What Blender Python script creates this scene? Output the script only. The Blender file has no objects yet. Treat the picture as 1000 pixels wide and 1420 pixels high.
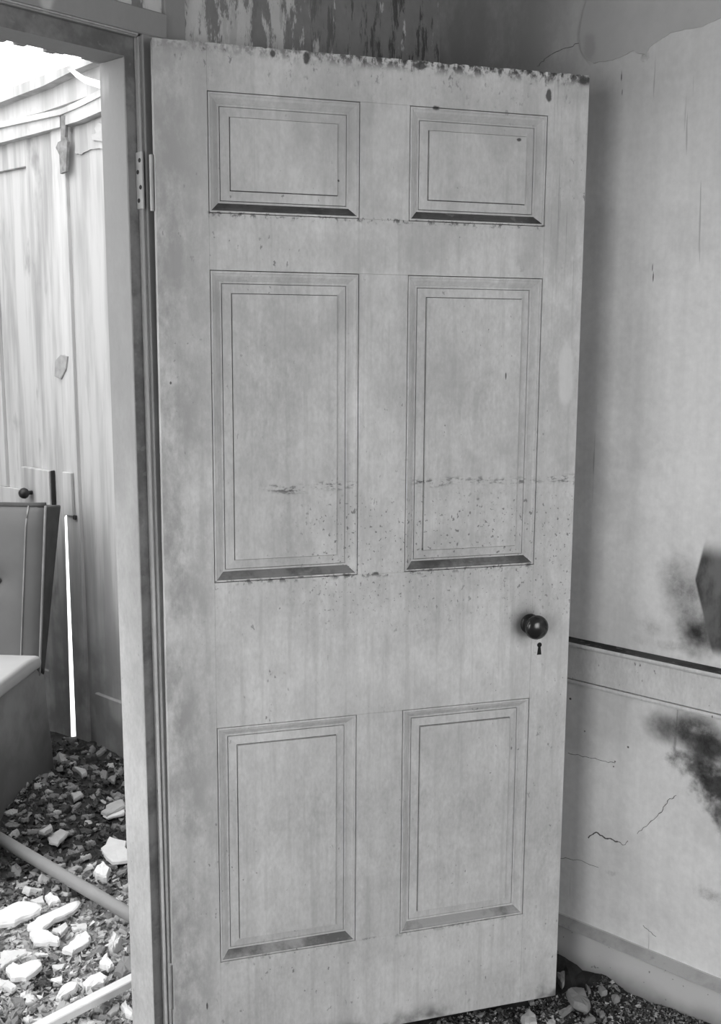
import bpy, bmesh, math, random
from mathutils import Vector, Matrix, noise as mnoise
rnd = random.Random(7)
scene = bpy.context.scene
COL = scene.collection

# ------------------------------------------------------------------ camera
EYE = 1.56                                   # height of the lens above the floor
FPX = 1480.26                                # focal length in pixels of the 1000x1420 frame
RIGHT = Vector((0.67194, -0.74060, 0.00139))
DOWN = Vector((-0.11454, -0.10577, -0.98777))
FWD = Vector((0.73169, 0.66357, -0.15590))
cam = bpy.data.objects.new('camera', bpy.data.cameras.new('camera'))
COL.objects.link(cam)
cam.matrix_world = Matrix(((RIGHT.x, -DOWN.x, -FWD.x, 0), (RIGHT.y, -DOWN.y, -FWD.y, 0), (RIGHT.z, -DOWN.z, -FWD.z, EYE), (0, 0, 0, 1)))
cam.data.sensor_fit = 'VERTICAL'; cam.data.sensor_height = 36.0; cam.data.lens = 36.0 * FPX / 1420.0
cam.data.clip_start = 0.05; cam.data.clip_end = 200
scene.camera = cam

# ------------------------------------------------------------------ sky, light, exposure
SKY = 1.25
world = bpy.data.worlds.new('overcast'); scene.world = world; world.use_nodes = True
bg = world.node_tree.nodes['Background']; bg.inputs[0].default_value = (1, 1, 1, 1); bg.inputs[1].default_value = SKY
scene.view_settings.view_transform = 'Standard'
try: scene.view_settings.look = 'None'
except Exception: pass
scene.view_settings.gamma = 1.0; scene.view_settings.use_curve_mapping = False
scene.view_settings.exposure = 1.5

def window_lamp(name, loc, direction, sx, sy, power):
    l = bpy.data.lights.new(name, 'AREA'); l.shape = 'RECTANGLE'; l.size = sx; l.size_y = sy; l.energy = power
    o = bpy.data.objects.new(name, l); COL.objects.link(o); o.location = loc
    o.rotation_euler = Vector(direction).to_track_quat('-Z', 'Y').to_euler()
    return o
# daylight entering through the two windows behind the camera
window_lamp('window_daylight', (0.55, -2.62, 1.15), (0.20, 1, -0.08), 1.5, 1.4, 15.5)
window_lamp('window_daylight', (-1.92, 0.5, 1.35), (1, 0.05, -0.30), 1.3, 1.7, 9)

# ------------------------------------------------------------------ helpers
def at(px, py, axis, value):
    """point on the plane <axis>=value seen at a pixel of the photograph (z counts from the floor)"""
    d = RIGHT * ((px - 500) / FPX) + DOWN * ((py - 710) / FPX) + FWD
    k = (value - (EYE if axis == 2 else 0)) / d[axis]
    p = d * k; p.z += EYE
    return p

class Mat:
    """small builder for grey procedural materials; every signal is one number"""
    def __init__(s, name, rough=0.75, spec=0.3, metallic=0.0):
        s.m = bpy.data.materials.new(name); s.m.use_nodes = True
        s.t = s.m.node_tree; s.b = s.t.nodes['Principled BSDF']
        s.b.inputs['Roughness'].default_value = rough; s.b.inputs['Specular IOR Level'].default_value = spec
        s.b.inputs['Metallic'].default_value = metallic
        s.co = s.t.nodes.new('ShaderNodeTexCoord').outputs['Object']
    def put(s, sock, v):
        if hasattr(v, 'links'): s.t.links.new(v, sock)
        else: sock.default_value = v
    def math(s, op, a, b=0.0, clamp=False):
        n = s.t.nodes.new('ShaderNodeMath'); n.operation = op; n.use_clamp = clamp
        s.put(n.inputs[0], a); s.put(n.inputs[1], b); return n.outputs[0]
    def vmath(s, op, a, b):
        n = s.t.nodes.new('ShaderNodeVectorMath'); n.operation = op
        s.put(n.inputs[0], a); s.put(n.inputs[1], b)
        return n.outputs['Value'] if op == 'LENGTH' else n.outputs[0]
    def noise(s, scale, detail=4, rough=0.55, stretch=(1, 1, 1), seed=0.0):
        v = s.vmath('MULTIPLY', s.co, stretch); v = s.vmath('ADD', v, (seed, seed * 1.7, seed * 0.6))
        n = s.t.nodes.new('ShaderNodeTexNoise'); n.inputs['Scale'].default_value = scale
        n.inputs['Detail'].default_value = detail; n.inputs['Roughness'].default_value = rough
        s.t.links.new(v, n.inputs['Vector']); return n.outputs[0]
    def rng(s, x, a, b, c=0.0, d=1.0):
        n = s.t.nodes.new('ShaderNodeMapRange'); n.interpolation_type = 'SMOOTHSTEP'
        for i, v in enumerate((x, a, b, c, d)): s.put(n.inputs[i], v)
        return n.outputs[0]
    def mix(s, f, a, b):
        n = s.t.nodes.new('ShaderNodeMix'); n.data_type = 'FLOAT'
        s.put(n.inputs[0], f); s.put(n.inputs[2], a); s.put(n.inputs[3], b); return n.outputs[0]
    def mul(s, a, b): return s.math('MULTIPLY', a, b)
    def axis(s, i):
        n = s.t.nodes.new('ShaderNodeSeparateXYZ'); s.t.links.new(s.co, n.inputs[0]); return n.outputs[i]
    def ell(s, c, r, soft=0.6, warp=0.35, wscale=14, seed=0.0):
        d = s.vmath('SUBTRACT', s.co, tuple(c)); d = s.vmath('DIVIDE', d, tuple(r)); d = s.vmath('LENGTH', d, (0, 0, 0))
        w = s.mul(s.math('SUBTRACT', s.noise(wscale, 5, 0.6, seed=seed), 0.5), warp * 4)
        return s.rng(s.math('ADD', d, w), 1.0, 1.0 - soft, 0.0, 1.0)
    def specks(s, scale, thr, width=0.03, stretch=(1, 1, 1), seed=0.0):
        return s.rng(s.noise(scale, 2, 0.5, stretch, seed), thr, thr + width, 0.0, 1.0)
    def done(s, albedo, bump=None, strength=0.2, dist=0.002):
        a = s.math('MAXIMUM', albedo, 0.012)
        n = s.t.nodes.new('ShaderNodeCombineColor')
        for i in range(3): s.t.links.new(a, n.inputs[i]) if hasattr(a, 'links') else None
        s.t.links.new(n.outputs[0], s.b.inputs['Base Color'])
        if bump is not None:
            b = s.t.nodes.new('ShaderNodeBump'); b.inputs['Strength'].default_value = strength; b.inputs['Distance'].default_value = dist
            s.t.links.new(bump, b.inputs['Height']); s.t.links.new(b.outputs[0], s.b.inputs['Normal'])
        return s.m

class MB:
    """collects shapes, then links them as one mesh object"""
    def __init__(s): s.v = []; s.f = []; s.mi = []
    def add(s, verts, faces, mi=0):
        o = len(s.v); s.v += [tuple(v) for v in verts]
        for f in faces: s.f.append([o + i for i in f]); s.mi.append(mi)
    def box(s, a, b, mi=0):
        (x0, y0, z0), (x1, y1, z1) = a, b
        s.add([(x0, y0, z0), (x1, y0, z0), (x1, y1, z0), (x0, y1, z0), (x0, y0, z1), (x1, y0, z1), (x1, y1, z1), (x0, y1, z1)],
              [(0, 3, 2, 1), (4, 5, 6, 7), (0, 1, 5, 4), (1, 2, 6, 5), (2, 3, 7, 6), (3, 0, 4, 7)], mi)
    def prism(s, poly, vec, mi=0, side_mi=None):
        """poly: 3D points in one plane, pushed along vec"""
        n = len(poly); vec = Vector(vec)
        vs = [Vector(p) for p in poly] + [Vector(p) + vec for p in poly]
        sm = mi if side_mi is None else side_mi
        o = len(s.v); s.v += [tuple(v) for v in vs]
        s.f.append([o + i for i in range(n)]); s.mi.append(mi)
        s.f.append([o + n + i for i in reversed(range(n))]); s.mi.append(mi)
        for i in range(n):
            j = (i + 1) % n; s.f.append([o + j, o + i, o + n + i, o + n + j]); s.mi.append(sm)
    def tube(s, pts, rad, seg=12, mi=0, cap=True):
        rads = rad if isinstance(rad, (list, tuple)) else [rad] * len(pts)
        pts = [Vector(p) for p in pts]; o = len(s.v)
        for i, p in enumerate(pts):
            t = (pts[min(i + 1, len(pts) - 1)] - pts[max(i - 1, 0)]).normalized()
            a = t.cross(Vector((0, 0, 1))) if abs(t.z) < 0.9 else t.cross(Vector((1, 0, 0)))
            a.normalize(); b = t.cross(a)
            for k in range(seg):
                w = 2 * math.pi * k / seg; s.v.append(tuple(p + (a * math.cos(w) + b * math.sin(w)) * rads[i]))
        for i in range(len(pts) - 1):
            for k in range(seg):
                q = (k + 1) % seg; s.f.append([o + i * seg + k, o + i * seg + q, o + (i + 1) * seg + q, o + (i + 1) * seg + k]); s.mi.append(mi)
        if cap:
            s.f.append([o + k for k in reversed(range(seg))]); s.mi.append(mi)
            e = o + (len(pts) - 1) * seg; s.f.append([e + k for k in range(seg)]); s.mi.append(mi)
    def build(s, name, mats, parent=None, loc=(0, 0, 0), bevel=0.0, smooth=False, seg=1):
        me = bpy.data.meshes.new(name); me.from_pydata(s.v, [], s.f)
        for m in (mats if isinstance(mats, (list, tuple)) else [mats]): me.materials.append(m)
        for p, i in zip(me.polygons, s.mi): p.material_index = i; p.use_smooth = smooth
        bm = bmesh.new(); bm.from_mesh(me)
        bmesh.ops.recalc_face_normals(bm, faces=bm.faces); bm.to_mesh(me); bm.free(); me.update()
        o = bpy.data.objects.new(name, me); COL.objects.link(o); o.location = loc
        if parent: o.parent = parent
        if bevel:
            b = o.modifiers.new('edge', 'BEVEL'); b.width = bevel; b.segments = seg; b.limit_method = 'ANGLE'
        return o

def tag(o, label=None, cat=None, group=None, kind=None):
    if label: o['label'] = label
    if cat: o['category'] = cat
    if group: o['group'] = group
    if kind: o['kind'] = kind
    return o
def empty(name, loc=(0, 0, 0), rot=(0, 0, 0)):
    o = bpy.data.objects.new(name, None); COL.objects.link(o); o.location = loc; o.rotation_euler = rot
    o.empty_display_size = 0.1
    return o

# ------------------------------------------------------------------ key planes (metres, floor at z = 0)
XR = 2.15        # right wall, here and in the room beyond
YC = 1.675       # room face of the door casing
YP = 1.693       # plaster face of the doorway wall
YB = 1.774       # its face in the room beyond
CEIL = 2.80

# ------------------------------------------------------------------ materials
def paint(name, base, lo, streak=0.06, specks=0.5, seed=0.0, rough=0.7):
    m = Mat(name, rough)
    v = m.mix(m.rng(m.noise(3.2, 4, seed=seed), 0.3, 0.7), lo, base)
    st = m.noise(1.0, 4, 0.6, (34, 34, 1.7), seed + 3)
    v = m.math('ADD', v, m.mul(m.math('SUBTRACT', st, 0.5), streak * 3))
    fine = m.noise(160, 3, 0.6, (1, 1, 0.5), seed + 5)
    v = m.math('ADD', v, m.mul(m.math('SUBTRACT', fine, 0.5), 0.22))
    v = m.math('ADD', v, m.mul(m.math('SUBTRACT', m.noise(34, 5, 0.7, (1, 1, 0.6), seed + 6), 0.5), 0.26))
    sp = m.mul(m.specks(105, 0.69, 0.04, (1, 1, 0.6), seed + 9), m.rng(m.noise(6, 3, seed=seed + 1), 0.42, 0.62))
    v = m.mix(m.mul(sp, specks), v, 0.08)
    return m, v, st

def simple(name, base, var=0.15, scale=20, rough=0.85, bump=0.3, metallic=0.0, spec=0.3):
    m = Mat(name, rough, spec, metallic)
    v = m.mix(m.noise(scale, 4), base * (1 - var * 2), base * (1 + var * 2))
    return m.done(v, m.noise(scale * 4, 3), bump)

# door paint: coordinates are the door's own (x from hinge, z from foot)
m, v, st = paint('door_paint', 0.60, 0.47, 0.05, 0.7)
z = m.axis(2); x = m.axis(0)
hs = m.rng(x, 0.14, 0.02, 0, 1)                                   # grubby hinge stile
v = m.mix(m.mul(hs, m.rng(m.noise(13, 6, 0.7, (1, 1, 0.5), 4), 0.36, 0.62)), v, 0.31)
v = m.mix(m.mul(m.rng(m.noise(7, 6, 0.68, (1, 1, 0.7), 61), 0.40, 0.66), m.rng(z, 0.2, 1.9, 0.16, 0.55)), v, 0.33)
v = m.mix(m.mul(m.rng(m.noise(1, 5, 0.65, (55, 55, 2.6), 71), 0.50, 0.66), 0.30), v, 0.34)
v = m.mix(m.mul(m.rng(m.noise(16, 6, 0.7, (1, 1, 0.6), 83), 0.56, 0.70), 0.25), v, 0.70)
v = m.mix(m.mul(m.rng(z, 1.55, 1.95), 0.22), v, 0.34)             # even darkening over the upper part
top = m.mul(m.rng(z, 1.93, 2.03), m.rng(m.noise(95, 4, 0.65, (1, 1, 0.5), 11), 0.60, 0.70))
v = m.mix(m.mul(top, 0.8), v, 0.10)
top2 = m.mul(m.rng(z, 2.000, 2.026), m.rng(m.noise(60, 4, 0.65, (1, 1, 0.7), 13), 0.42, 0.58))
v = m.mix(m.mul(top2, m.rng(x, 0.02, 0.5, 0.35, 1.0)), v, 0.05)
for cx_, cz_, rx_, rz_ in ((.785, 1.985, .008, .014), (.545, 1.945, .009, .005), (.285, 2.016, .008, .013), (.22, 2.02, .007, .008), (.725, 1.897, .006, .004), (.51, 2.02, .02, .008), (.862, 2.02, .02, .012), (.068, .125, .0022, .010), (.71, 1.425, .0022, .009), (.02, 1.415, .003, .004), (.35, 1.80, .003, .003)):
    v = m.mix(m.mul(m.ell((cx_, 0, cz_), (rx_, 1, rz_), 0.5, 0.30, 70, cx_ * 9), 0.9), v, 0.05)
lip = None
for zl_ in (1.730, 1.026, 0.218):                                  # flakes lost along the lower edges of the panels
    e_ = m.rng(m.math('SUBTRACT', zl_, z), 0.013, 0.001)
    e_ = m.mul(e_, m.math('MULTIPLY', m.rng(x, .092, .10), m.rng(x, .79, .782)))
    e_ = m.mul(m.mul(e_, m.rng(z, zl_ + .0035, zl_ + .0005)), m.rng(m.noise(80, 4, 0.65, seed=zl_ * 7), 0.52, 0.62))
    v = m.mix(m.mul(e_, 0.85 if zl_ > .5 else .4), v, 0.07)
drip = m.mul(m.rng(m.noise(1, 4, 0.65, (130, 130, 2.6), 21), 0.56, 0.68), m.mul(m.rng(x, 0.775, 0.83), m.rng(z, 1.35, 1.9)))
v = m.mix(m.mul(drip, 0.7), v, 0.16)
tide = m.mul(m.rng(m.math('ABSOLUTE', m.math('SUBTRACT', z, m.math('ADD', 1.208, m.mul(m.math('SUBTRACT', m.noise(12, 3), 0.5), 0.03)))), 0.013, 0.002),
             m.mul(m.rng(x, 0.14, 0.24), m.mul(m.rng(m.noise(70, 4, 0.65, (1, 1, 2), 17), 0.46, 0.64), m.rng(m.noise(9, 2, seed=41), 0.38, 0.62))))
v = m.mix(m.mul(tide, 0.9), v, 0.07)
low = m.mul(m.mul(m.rng(z, 1.21, 1.15), m.rng(z, 0.85, 1.0)), m.mul(m.rng(x, 0.2, 0.35), m.specks(150, 0.63, 0.05, (1, 1, .8), seed=33)))
v = m.mix(m.mul(low, 0.75), v, 0.12)
v = m.mix(m.mul(m.ell((0.765, 0, 0.895), (0.052, 1, 0.06), 0.8, 0.12, 20), 0.75), v, 0.13)   # darker patch round the knob, shifted to its left
v = m.mix(m.mul(m.ell((0.845, 0, 1.43), (0.022, 1, 0.085), 0.4, 0.15, 20), 0.6), v, 0.66)    # paler worn patch
v = m.mix(m.mul(m.rng(z, 0.05, 0.005), m.rng(m.noise(14, 4, seed=8), 0.45, 0.7)), v, 0.15)
DOOR = m.done(v, m.noise(1, 5, 0.6, (90, 90, 8), 2), 0.10, 0.001)
def dirty(name, lo, hi, d):
    q = Mat(name, 0.9, 0.15)
    w = q.mix(q.rng(q.noise(9, 5, 0.65, seed=d), 0.36, 0.60), lo, hi)
    w = q.mix(q.mul(q.specks(60, 0.62, 0.1, seed=d), 0.4), w, 0.25)
    return q.done(w, q.noise(120, 4), 0.4)
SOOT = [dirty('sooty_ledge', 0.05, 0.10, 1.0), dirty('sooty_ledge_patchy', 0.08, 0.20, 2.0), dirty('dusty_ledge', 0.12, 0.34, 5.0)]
DUSTY = dirty('dusty_cap', 0.30, 0.40, 8.0)
STONE = simple('dull_stone', 0.26, 0.2, 25, 0.9, 0.5)
GAP = simple('gap_dirt', 0.03, 0.2, 60)

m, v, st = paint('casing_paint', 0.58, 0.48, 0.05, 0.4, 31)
v = m.mix(m.mul(m.rng(m.math('ADD', m.axis(2), m.mul(m.math('SUBTRACT', m.noise(5, 5, 0.65, (1, 1, 0.5), 90), 0.5), 1.0)), 0.45, 1.75), 0.90), v, 0.21)  # grime plus painted-in dimness, darker towards the head of the doorway
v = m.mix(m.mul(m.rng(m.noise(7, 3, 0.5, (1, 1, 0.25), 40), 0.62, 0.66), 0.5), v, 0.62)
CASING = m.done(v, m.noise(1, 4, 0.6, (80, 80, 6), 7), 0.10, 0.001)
m, v, st = paint('rebate_paint', 0.40, 0.30, 0.05, 0.6, 37)
REBATE = m.done(v, st, 0.1, 0.001)

# plaster of the doorway wall, peeling to a dark undercoat
m = Mat('peeling_wallpaper', 0.85)
n1 = m.noise(1, 6, 0.75, (17, 17, 4.5), 2)
pale = m.mix(m.noise(20, 4), 0.42, 0.58)
dark = m.mix(m.noise(30, 5, seed=5), 0.15, 0.25)
f = m.rng(m.math('ADD', n1, m.mul(m.rng(m.axis(0), 1.36, 2.0), 0.16)), 0.50, 0.56)
v = m.mix(f, pale, dark)
v = m.mix(m.mul(m.rng(m.noise(1, 6, 0.75, (45, 45, 9), 15), 0.52, 0.60), m.rng(m.axis(0), 1.5, 2.0, 0.2, 0.9)), v, 0.06)
PEEL = m.done(v, n1, 0.5, 0.003)

# plaster of the right wall with its mould; blotches are at their own places on the wall (y, z)
def rw(px, py): p = at(px, py, 0, XR); return (XR, p.y, p.z)
m = Mat('old_plaster', 0.85)
v = m.mix(m.rng(m.noise(2.4, 4, seed=3), 0.3, 0.7), 0.66, 0.78)
v = m.math('ADD', v, m.mul(m.math('SUBTRACT', m.noise(1, 4, 0.6, (40, 40, 1.2), 9), 0.5), 0.16))
v = m.math('ADD', v, m.mul(m.math('SUBTRACT', m.noise(60, 4, 0.6, seed=1), 0.5), 0.20))
v = m.mix(m.mul(m.rng(m.noise(5, 6, 0.68, seed=19), 0.46, 0.70), 0.40), v, 0.46)
v = m.mix(m.mul(m.mul(m.rng(m.axis(2), 1.85, 2.2), m.rng(m.axis(1), 1.02, 1.50)), m.rng(m.noise(5, 6, 0.7, (1, 1, .6), 77), 0.25, 0.6, 0.7, 1)), v, 0.10)  # shade of the upper corner painted into the plaster, mottled like grime
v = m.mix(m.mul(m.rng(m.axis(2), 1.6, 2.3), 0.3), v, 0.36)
v = m.mix(m.mul(m.rng(m.noise(1, 3, 0.6, (50, 50, 2.2), 23), 0.70, 0.74), 0.5), v, 0.22)
bl = [((950, 835), (0.075, 0.135), 0.80, 0.13, 1.0, 0.25, 14), ((930, 800), (0.05, 0.05), 0.45, 0.22, 1.0, 0.3, 22), ((968, 880), (0.062, 0.060), 0.98, 0.022, 0.9, 0.28, 18), ((1000, 870), (0.055, 0.07), 0.95, 0.04, 0.8, 0.2, 20),
      ((900, 868), (0.06, 0.03), 0.35, 0.28, 1.0, 0.4, 24), ((930, 896), (0.12, 0.016), 0.45, 0.25, 1.0, 0.5, 30), ((918, 1008), (0.070, 0.052), 0.85, 0.10, 1.0, 0.22, 14), ((960, 1016), (0.110, 0.066), 0.94, 0.06, 0.8, 0.22, 14),
      ((985, 1040), (0.080, 0.060), 0.95, 0.025, 0.8, 0.28, 20), ((962, 1062), (0.075, 0.035), 0.90, 0.05, 0.8, 0.45, 26), ((990, 1088), (0.062, 0.075), 0.96, 0.02, 0.75, 0.40, 24), ((1004, 1130), (0.050, 0.06), 0.88, 0.04, 0.85, 0.45, 26),
      ((970, 1012), (0.045, 0.014), 0.35, 0.30, 1.0, 0.6, 30), ((990, 1245), (0.05, 0.02), 0.5, 0.30, 0.8, 0.6, 30), ((848, 1211), (0.018, 0.009), 0.45, 0.32, 0.8, 0.6, 40), ((895, 80), (0.013, 0.011), 0.6, 0.28, 0.5, 0.4, 40)]
for (px, py), (ry, rz), fac, dk, soft, wp, ws in bl:
    v = m.mix(m.mul(m.ell(rw(px, py), (1, ry, rz), soft, wp, ws, px * 0.01), fac), v, m.mix(m.rng(m.noise(38, 6, 0.75, seed=px * .02), 0.3, 0.7), dk * 0.3, dk * 2.2))
def side_of(p, q):                                                 # soft step to the right of a line drawn on the wall
    a, b_ = rw(*p), rw(*q); dy, dz = b_[1] - a[1], b_[2] - a[2]; L = math.hypot(dy, dz)
    d = m.math('ADD', m.math('MULTIPLY', m.math('SUBTRACT', m.axis(1), a[1]), -dz / L), m.math('MULTIPLY', m.math('SUBTRACT', m.axis(2), a[2]), dy / L))
    return m.rng(d, -.003, .003, 1, 0)
flap = m.math('MULTIPLY', side_of((978, 750), (964, 804)), side_of((964, 804), (982, 880)))
zt, zl = rw(980, 745)[2], rw(980, 905)[2]
flap = m.math('MULTIPLY', flap, m.math('MULTIPLY', m.rng(m.axis(2), zt, zt - .05), m.rng(m.axis(2), zl - .01, zl + .02)))
v = m.mix(m.math('MULTIPLY', flap, 0.95), v, m.mix(m.rng(m.noise(13, 5, 0.65, (1, 1, .5), seed=4), 0.35, 0.66), 0.012, 0.13))
for px, py, r in ((871, 1036, .004), (853, 1056, .003), (851, 1063, .0025), (811, 1014, .003), (791, 969, .004), (862, 106, .0018), (863, 128, .0012), (905, 371, .0012), (906, 384, .0016)):
    v = m.mix(m.ell(rw(px, py), (1, r, r * (8 if py < 400 else 1)), 0.7, 0.25, 60), v, 0.07)
PLASTER = m.done(v, m.noise(9, 5, 0.6), 0.25, 0.004)
m = Mat('upper_plaster', 0.85)
v = m.mix(m.noise(7, 6, 0.68, seed=6), 0.36, 0.58)
v = m.mix(m.mul(m.ell(rw(819, 66), (1, .022, .035), .7, .3, 30), .6), v, .2)
v = m.mix(m.mul(m.rng(m.axis(1), 1.1, 1.3), 0.6), v, 0.28)
PLASTER2 = m.done(v, m.noise(14, 4), 0.3, 0.003)
m, v, st = paint('wood_trim_paint', 0.62, 0.54, 0.03, 0.8, 51)
TRIM = m.done(v, m.noise(30, 4), 0.1, 0.001)
m = Mat('baseboard_paint', 0.75)
v = m.mix(m.noise(5, 4, seed=2), 0.50, 0.60)
v = m.mix(m.mul(m.rng(m.math('ADD', m.axis(2), m.mul(m.math('SUBTRACT', m.noise(9, 4), 0.5), 0.06)), 0.115, 0.03), 0.85), v, 0.08)
v = m.mix(m.specks(60, 0.68, 0.04, seed=3), v, 0.2)
BASE = m.done(v, m.noise(30, 4), 0.1, 0.001)
CRACK = simple('crack_shadow', 0.10, 0.4, 90)
LINE = simple('keyhole_dark', 0.012, 0.2, 80)
CEILM = simple('ceiling_plaster', 0.22, 0.1, 6)
ROOMW = simple('room_plaster', 0.28, 0.08, 5)

# whitewashed walls and joinery of the room beyond
def far_paint(name, hi, lo, seed):
    m = Mat(name, 0.8)
    s1 = m.noise(1, 5, 0.6, (13, 13, 1.0), seed)
    v = m.mix(m.rng(s1, 0.34, 0.60), lo, hi)
    v = m.mix(m.mul(m.rng(m.noise(1, 5, 0.7, (45, 45, 2), seed + 5), 0.55, 0.75), 0.25), v, 0.26)
    v = m.mix(m.rng(m.noise(4, 5, 0.6, (1, 1, 0.5), seed + 2), 0.58, 0.7), v, lo * 0.8)
    v = m.mix(m.mul(m.rng(m.axis(2), 0.85, 0.25), m.rng(m.noise(8, 4, seed=seed + 4), 0.3, 0.65, 0.35, 1.0)), v, 0.24)
    v = m.mix(m.mul(m.rng(m.noise(1, 4, 0.65, (14, 14, 2.2), seed + 8), 0.60, 0.72), 0.55), v, 0.30)
    return m.done(v, m.noise(1, 4, 0.6, (60, 60, 5), seed), 0.15, 0.001)
FARW = far_paint('whitewash', 0.50, 0.34, 2)
FARD = far_paint('old_white_door_paint', 0.52, 0.32, 13)
FARC = far_paint('old_white_casing_paint', 0.57, 0.42, 27)
SMOKE = simple('smoked_wood', 0.10, 0.25, 25)
IRON = simple('black_iron', 0.03, 0.2, 60, 0.45, 0.1, 0.4, 0.5)
GREYIRON = simple('painted_iron', 0.34, 0.15, 30, 0.6, 0.2)
DIRTF = simple('charred_earth', 0.035, 0.35, 40, 0.95, 0.6)
DUSTF = simple('plaster_dust', 0.34, 0.40, 30, 0.95, 0.8)
EARTH = simple('brown_earth', 0.13, 0.45, 35, 0.95, 0.8)
CHALK = [simple('plaster_white', 0.86, 0.04, 25), simple('plaster_pale', 0.70, 0.08, 25), simple('plaster_grey', 0.46, 0.12, 25),
         simple('mortar_brown', 0.24, 0.2, 25), simple('charred_lump', 0.07, 0.3, 25)]
CLOTH = simple('worn_vinyl_upholstery', 0.13, 0.10, 7, 0.6, 0.25)
CLOTH2 = simple('pale_seat_cover', 0.46, 0.06, 9, 0.7, 0.2)
CLOTHD = simple('dark_side_cloth', 0.07, 0.25, 12, 0.85, 0.3)
m = Mat('mottled_chair_side', 0.75)
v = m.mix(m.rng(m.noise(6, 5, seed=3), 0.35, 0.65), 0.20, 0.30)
v = m.mix(m.mul(m.rng(m.axis(2), 0.32, 0.05), 0.7), v, 0.08)  # darker towards the foot of the chair
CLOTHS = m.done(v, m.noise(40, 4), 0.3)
PIPE = simple('grey_pipe_metal', 0.30, 0.08, 14, 0.5, 0.15)
LATH = simple('whitewashed_batten', 0.74, 0.08, 16)
OUT = simple('pale_ground', 0.8, 0.03, 1)

# ------------------------------------------------------------------ the room shell
b = MB(); b.box((-2.2, -2.9, -0.08), (XR + 0.1, YB, 0.0))
tag(b.build('floor', DIRTF), 'dirt covered floor of the near room', 'floor', kind='structure')
b = MB(); b.box((-2.2, -2.9, CEIL), (XR + 0.1, YB, CEIL + 0.08))
tag(b.build('ceiling', CEILM), 'plaster ceiling above the open door', 'ceiling', kind='structure')
b = MB(); b.box((XR, -2.9, 0), (XR + 0.1, YB, CEIL))
wall_right = tag(b.build('wall_right', PLASTER), 'plaster wall on the right with black mould patches', 'wall', kind='structure')

JX, DX = 1.2500, 0.30                         # rebate face of right jamb; left side of the doorway
JT = 2.113                                    # head of the rebate
b = MB()                                      # doorway wall, built round its opening
b.box((JX + 0.012, YP, 0), (XR, YB, CEIL)); b.box((-2.2, YP, 0), (DX - 0.012, YB, CEIL)); b.box((DX - 0.012, YP, JT + 0.012), (JX + 0.012, YB, CEIL))
wall_back = tag(b.build('wall_back', PEEL), 'doorway wall with peeling paper above the open door', 'wall', kind='structure')

def wall_with_window(name, plane, fixed, lo, hi, w0, w1, z0, z1, label):
    """plane 'x' or 'y'; fixed = (from, to) thickness"""
    def bx(a0, a1, c0, c1):
        if plane == 'y': b.box((a0, fixed[0], c0), (a1, fixed[1], c1))
        else: b.box((fixed[0], a0, c0), (fixed[1], a1, c1))
    b = MB(); bx(lo, w0, 0, CEIL); bx(w1, hi, 0, CEIL); bx(w0, w1, 0, z0); bx(w0, w1, z1, CEIL)
    tag(b.build(name, ROOMW), label, 'wall', kind='structure')
def window_sash(name, plane, pos, w0, w1, z0, z1, label):
    root = tag(empty(name, (0, 0, 0)), label, 'window', kind='structure')
    def bar(nm, a0, a1, c0, c1, t=0.03):
        b = MB()
        if plane == 'y': b.box((a0, pos - t, c0), (a1, pos + t, c1))
        else: b.box((pos - t, a0, c0), (pos + t, a1, c1))
        b.build(nm, TRIM, root, bevel=0.003)
    bar('window_frame', w0, w0 + 0.05, z0, z1); bar('window_frame', w1 - 0.05, w1, z0, z1)
    bar('window_frame', w0 + .05, w1 - .05, z1 - 0.05, z1); bar('window_sill', w0 + .05, w1 - .05, z0, z0 + 0.04, 0.07)
    bar('glazing_bar', w0 + .05, w1 - .05, (z0 + z1) / 2 - .02, (z0 + z1) / 2 + .02, 0.02)
wall_with_window('wall_front', 'y', (-2.9, -2.78), -2.2, XR + 0.1, -0.25, 1.4, 0.45, 2.3, 'wall behind the camera with a window')
window_sash('window_1', 'y', -2.84, -0.25, 1.4, 0.45, 2.3, 'window opening behind the camera')
wall_with_window('wall_left', 'x', (-2.2, -2.08), -2.78, YP, -0.25, 1.25, 0.45, 2.3, 'left wall of the near room with a window')
window_sash('window_2', 'x', -2.14, -0.25, 1.25, 0.45, 2.3, 'window opening in the left wall')

# cracks and the upper plaster layer of the right wall
def ribbon(pts, w, lift=0.0006):
    b = MB(); P = [at(x, y, 0, XR) for x, y in pts]
    for i in range(len(P) - 1):
        d = (P[i + 1] - P[i]).normalized(); n = Vector((0, -d.z, d.y))
        a = w * (0.45 + 0.55 * rnd.random()); c = w * (0.45 + 0.55 * rnd.random())
        q = [P[i] + n * a, P[i] - n * a, P[i + 1] - n * c, P[i + 1] + n * c]
        b.prism([(XR - lift, p.y, p.z) for p in q], (0.004, 0, 0))
    return b.build('crack', CRACK, wall_right)
def jag(pts, n=5, a=1.4):
    out = [pts[0]]
    for p, q in zip(pts, pts[1:]):
        for k in range(1, n + 1):
            t = k / n; e = 0 if k == n else a
            out.append((p[0] + (q[0] - p[0]) * t + rnd.uniform(-e, e), p[1] + (q[1] - p[1]) * t + rnd.uniform(-e, e)))
    return out
ribbon(jag([(816, 1162), (827, 1154), (842, 1163), (857, 1167)]), 0.0020)
ribbon(jag([(857, 1167), (864, 1172), (871, 1166)], 3), 0.0008)
ribbon(jag([(884, 1156), (900, 1142), (918, 1126), (926, 1110), (938, 1103)]), 0.0008)
ribbon(jag([(788, 1044), (812, 1049), (835, 1055), (853, 1058)]), 0.0006)
ribbon(jag([(776, 1190), (800, 1192), (830, 1203)]), 0.0006)
ribbon(jag([(892, 1283), (900, 1291), (910, 1299)]), 0.0006)
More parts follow.
